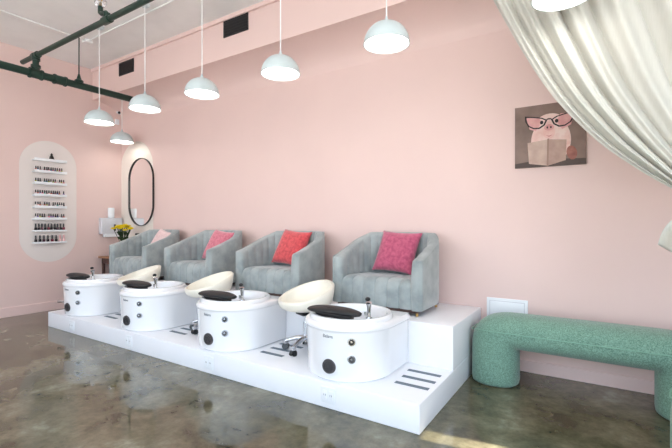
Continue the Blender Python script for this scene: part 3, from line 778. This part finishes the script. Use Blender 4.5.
MB().box(0, .03, -.035, .035, -.045, .045, .006).build('case', M['plate'], t)

# ------------------------------------------------------------------ side table with flowers
tx0, tx1, ty0, ty1, tz = XL + .02, -6.42, -.42, -.03, .80
t = thing('corner_table', 'small wooden table in the corner beside the platform', 'table', ((tx0 + tx1) / 2, (ty0 + ty1) / 2, 0))
hx, hy = (tx1 - tx0) / 2, (ty1 - ty0) / 2
MB().box(-hx, hx, -hy, hy, tz - .03, tz, .004).build('table_top', M['wood'], t)
MB().box(-hx + .04, hx - .04, -hy + .04, hy - .04, tz - .12, tz - .03).build('apron', M['darkw'], t)
for sx in (-1, 1):
    for sy in (-1, 1): MB().box(sx * (hx - .06) - .02, sx * (hx - .06) + .02, sy * (hy - .06) - .02, sy * (hy - .06) + .02, 0, tz - .03, .003).build('leg', M['darkw'], t)
p = unproj_y(123, 232, -.30)
t = thing('flower_vase', 'glass vase of bright yellow flowers on the corner table', 'flower vase', (p.x, -.30, tz))
MB().lathe([(0, 0), (.045, 0), (.05, .02), (.055, .14), (.05, .20), (.044, .20), (.049, .14), (.044, .025), (0, .02)], 28).build('vase', mat('smoky_glass', srgb(70, 84, 72), .1, trans=.4, noise=.1), t)
m = MB(); fl = MB()
random.seed(3)
for k in range(26):
    a = random.uniform(0, 2 * PI); r = .155 * math.sqrt(random.random()); z = .52 - r * r * 2.5 + random.uniform(-.02, .02)
    x, y = r * math.cos(a) * 1.2, r * math.sin(a)
    m.tube([(x * .15, y * .15, .05), (x * .4, y * .4, .28), (x, y, z)], .004, 6)
    for q in range(2):
        lz = .26 + .09 * q + random.uniform(0, .05); la = random.uniform(0, 2 * PI); lp = Vector((x * .5, y * .5, lz + .02))
        m.sphere(lp + Vector((math.cos(la) * .03, math.sin(la) * .03, 0)), .03, 1, .5, .25, 8, Matrix.Rotation(la, 4, 'Z') @ Matrix.Rotation(-.5, 4, 'Y'))
    h_ = MB()
    h_.sphere((x, y, z), .014, segs=8)
    for pz, pr, pn in ((0, .036, 11), (.008, .026, 9), (.014, .016, 6)):
        for q in range(pn):
            an = 2 * PI * q / pn + pz * 40; h_.sphere((x + pr * math.cos(an) * .8, y + pr * math.sin(an) * .8, z + pz), .014, 1, .5, .35, 8, Matrix.Rotation(an, 4, 'Z') @ Matrix.Rotation(-.4, 4, 'Y'))
    h_.build('flower_head', M['yellow'], t)
m.build('foliage', M['leaf'], t)
p = unproj_y(138, 235, -.16)
t = thing('pump_bottle', 'dark bottle with a black pump standing right of the yellow flowers', 'bottle', (p.x, -.16, tz))
MB().lathe([(0, 0), (.04, 0), (.042, .01), (.042, .26), (.03, .29), (.014, .30), (0, .30)], 24).build('body', M['darkw'], t)
m = MB(); m.cyl((0, 0, .30), (0, 0, .33), .016); m.cyl((0, 0, .33), (0, 0, .37), .007); m.box(-.06, .035, -.018, .018, .365, .395, .006); m.build('pump', M['blkp'], t)

# ------------------------------------------------------------------ curtain
CY = -.9
edge = [(488, -12), (495, 2), (523.5, 52), (555.5, 98.7), (596, 139.4), (636.8, 168.4), (672, 188.7), (700, 203)]
ep = [unproj_y(px, py, CY) for px, py in edge]
RODZ = 3.10; tie = Vector((ep[-1].x + .03, CY, ep[-1].z - .01))
def cat(pts, u):
    n = len(pts) - 1; f = min(max(u * n, 0), n - 1e-6); i = int(f); f -= i
    p0, p1, p2, p3 = pts[max(i - 1, 0)], pts[i], pts[i + 1], pts[min(i + 2, n)]
    return .5 * ((2 * p1) + (-p0 + p2) * f + (2 * p0 - 5 * p1 + 4 * p2 - p3) * f * f + (-p0 + 3 * p1 - 3 * p2 + p3) * f ** 3)
ep = [Vector((ep[0].x - .01, CY, RODZ + .03))] + ep[1:]
NU, NV = 420, 50; XE = 2.05
cur = thing('linen_curtain', 'sheer off-white linen curtain swept aside to the right edge', 'curtain', (0, CY, 0))
rings = []
for j in range(NV + 1):
    v = j / NV; row = []
    for i in range(NU + 1):
        s = i / NU
        L = cat(ep, v)
        # right boundary: hangs from the far rod end and is pulled to the tie
        Rt = Vector((XE, CY, RODZ + .03)) * (1 - v) + Vector((tie.x + .12, CY, tie.z + .02)) * v
        Rt.x += .18 * math.sin(PI * v) ; Rt.z -= .0
        sag = .16 * math.sin(PI * v) * math.sin(PI * s)
        p = L.lerp(Rt, s ** 1.0)
        p.z -= sag * .3; p.x -= sag * .0
        amp = (.05 * (1 - .4 * v)) * min(1, .35 + v * 3)
        ph = 2 * PI * (15 * s + .6 * math.sin(3.1 * s * PI) + .25 * math.sin(2.2 * v + 5 * s))
        y = amp * (1.3 - 2.2 * abs(math.sin(ph / 2)) ** .8) + .25 * amp * math.sin(2.3 * ph + 1.3 + 2 * v) + .02 * math.sin(6 * v + 9 * s) * v
        row.append((p.x, y + .0, p.z))
    rings.append(row)
m = MB(); m.loops(rings, False)
fab = m.build('fabric', M['linen'], cur, ang=180)
sd = fab.modifiers.new('thickness', 'SOLIDIFY'); sd.thickness = .0015
# hem roll along the leading edge
m = MB(); m.tube([r[0] for r in rings], .004, 6); m.build('hem', M['linen'], cur)
# tail below the tie
tl = unproj_y(658.5, 240, CY); hem = []
rings = []
for j in range(21):
    v = j / 20; row = []
    for i in range(81):
        s = i / 80
        top = Vector((tie.x - .02 + .16 * s, 0, tie.z)); bot = Vector((tl.x + .62 * s, 0, tl.z - .03 - .45 * s + .0))
        p = top.lerp(bot, v); p.x -= .03 * math.sin(PI * v) * (1 - s) * 1.5; p.z += .02 * math.sin(PI * v)
        row.append((p.x, .035 * (.4 + v) * math.sin(2 * PI * 6 * s + .5), p.z))
    rings.append(row)
m = MB(); m.loops(rings, False); tlo = m.build('tail', M['linen'], cur, ang=180); sd = tlo.modifiers.new('thickness', 'SOLIDIFY'); sd.thickness = .0015
m = MB(); m.tube([(tie.x + .06 + .10 * math.cos(q), .07 * math.sin(q), tie.z + .02 * math.cos(q)) for q in [2 * PI * k / 24 for k in range(25)]], .012, 10)
m.tube([(tie.x + .16, 0, tie.z + .02), (tie.x + .9, 0, tie.z + .15), (XR, 0, tie.z + .22)], .008, 8); m.build('tieback', M['linen'], cur)
rod = thing('curtain_rod', 'black curtain rod end at the top of the linen curtain', 'curtain rod', (0, CY, RODZ))
m = MB(); m.cyl((ep[0].x - .03, 0, 0), (XR - .001, 0, 0), .014); m.build('rod', M['frame'], rod)
MB().sphere((ep[0].x - .04, 0, 0), .03).build('finial', M['frame'], rod)
for x in (ep[0].x + .25, 1.6): MB().cyl((x, 0, .0), (x, 0, ZC - RODZ), .007).build('support_rod', M['frame'], rod)
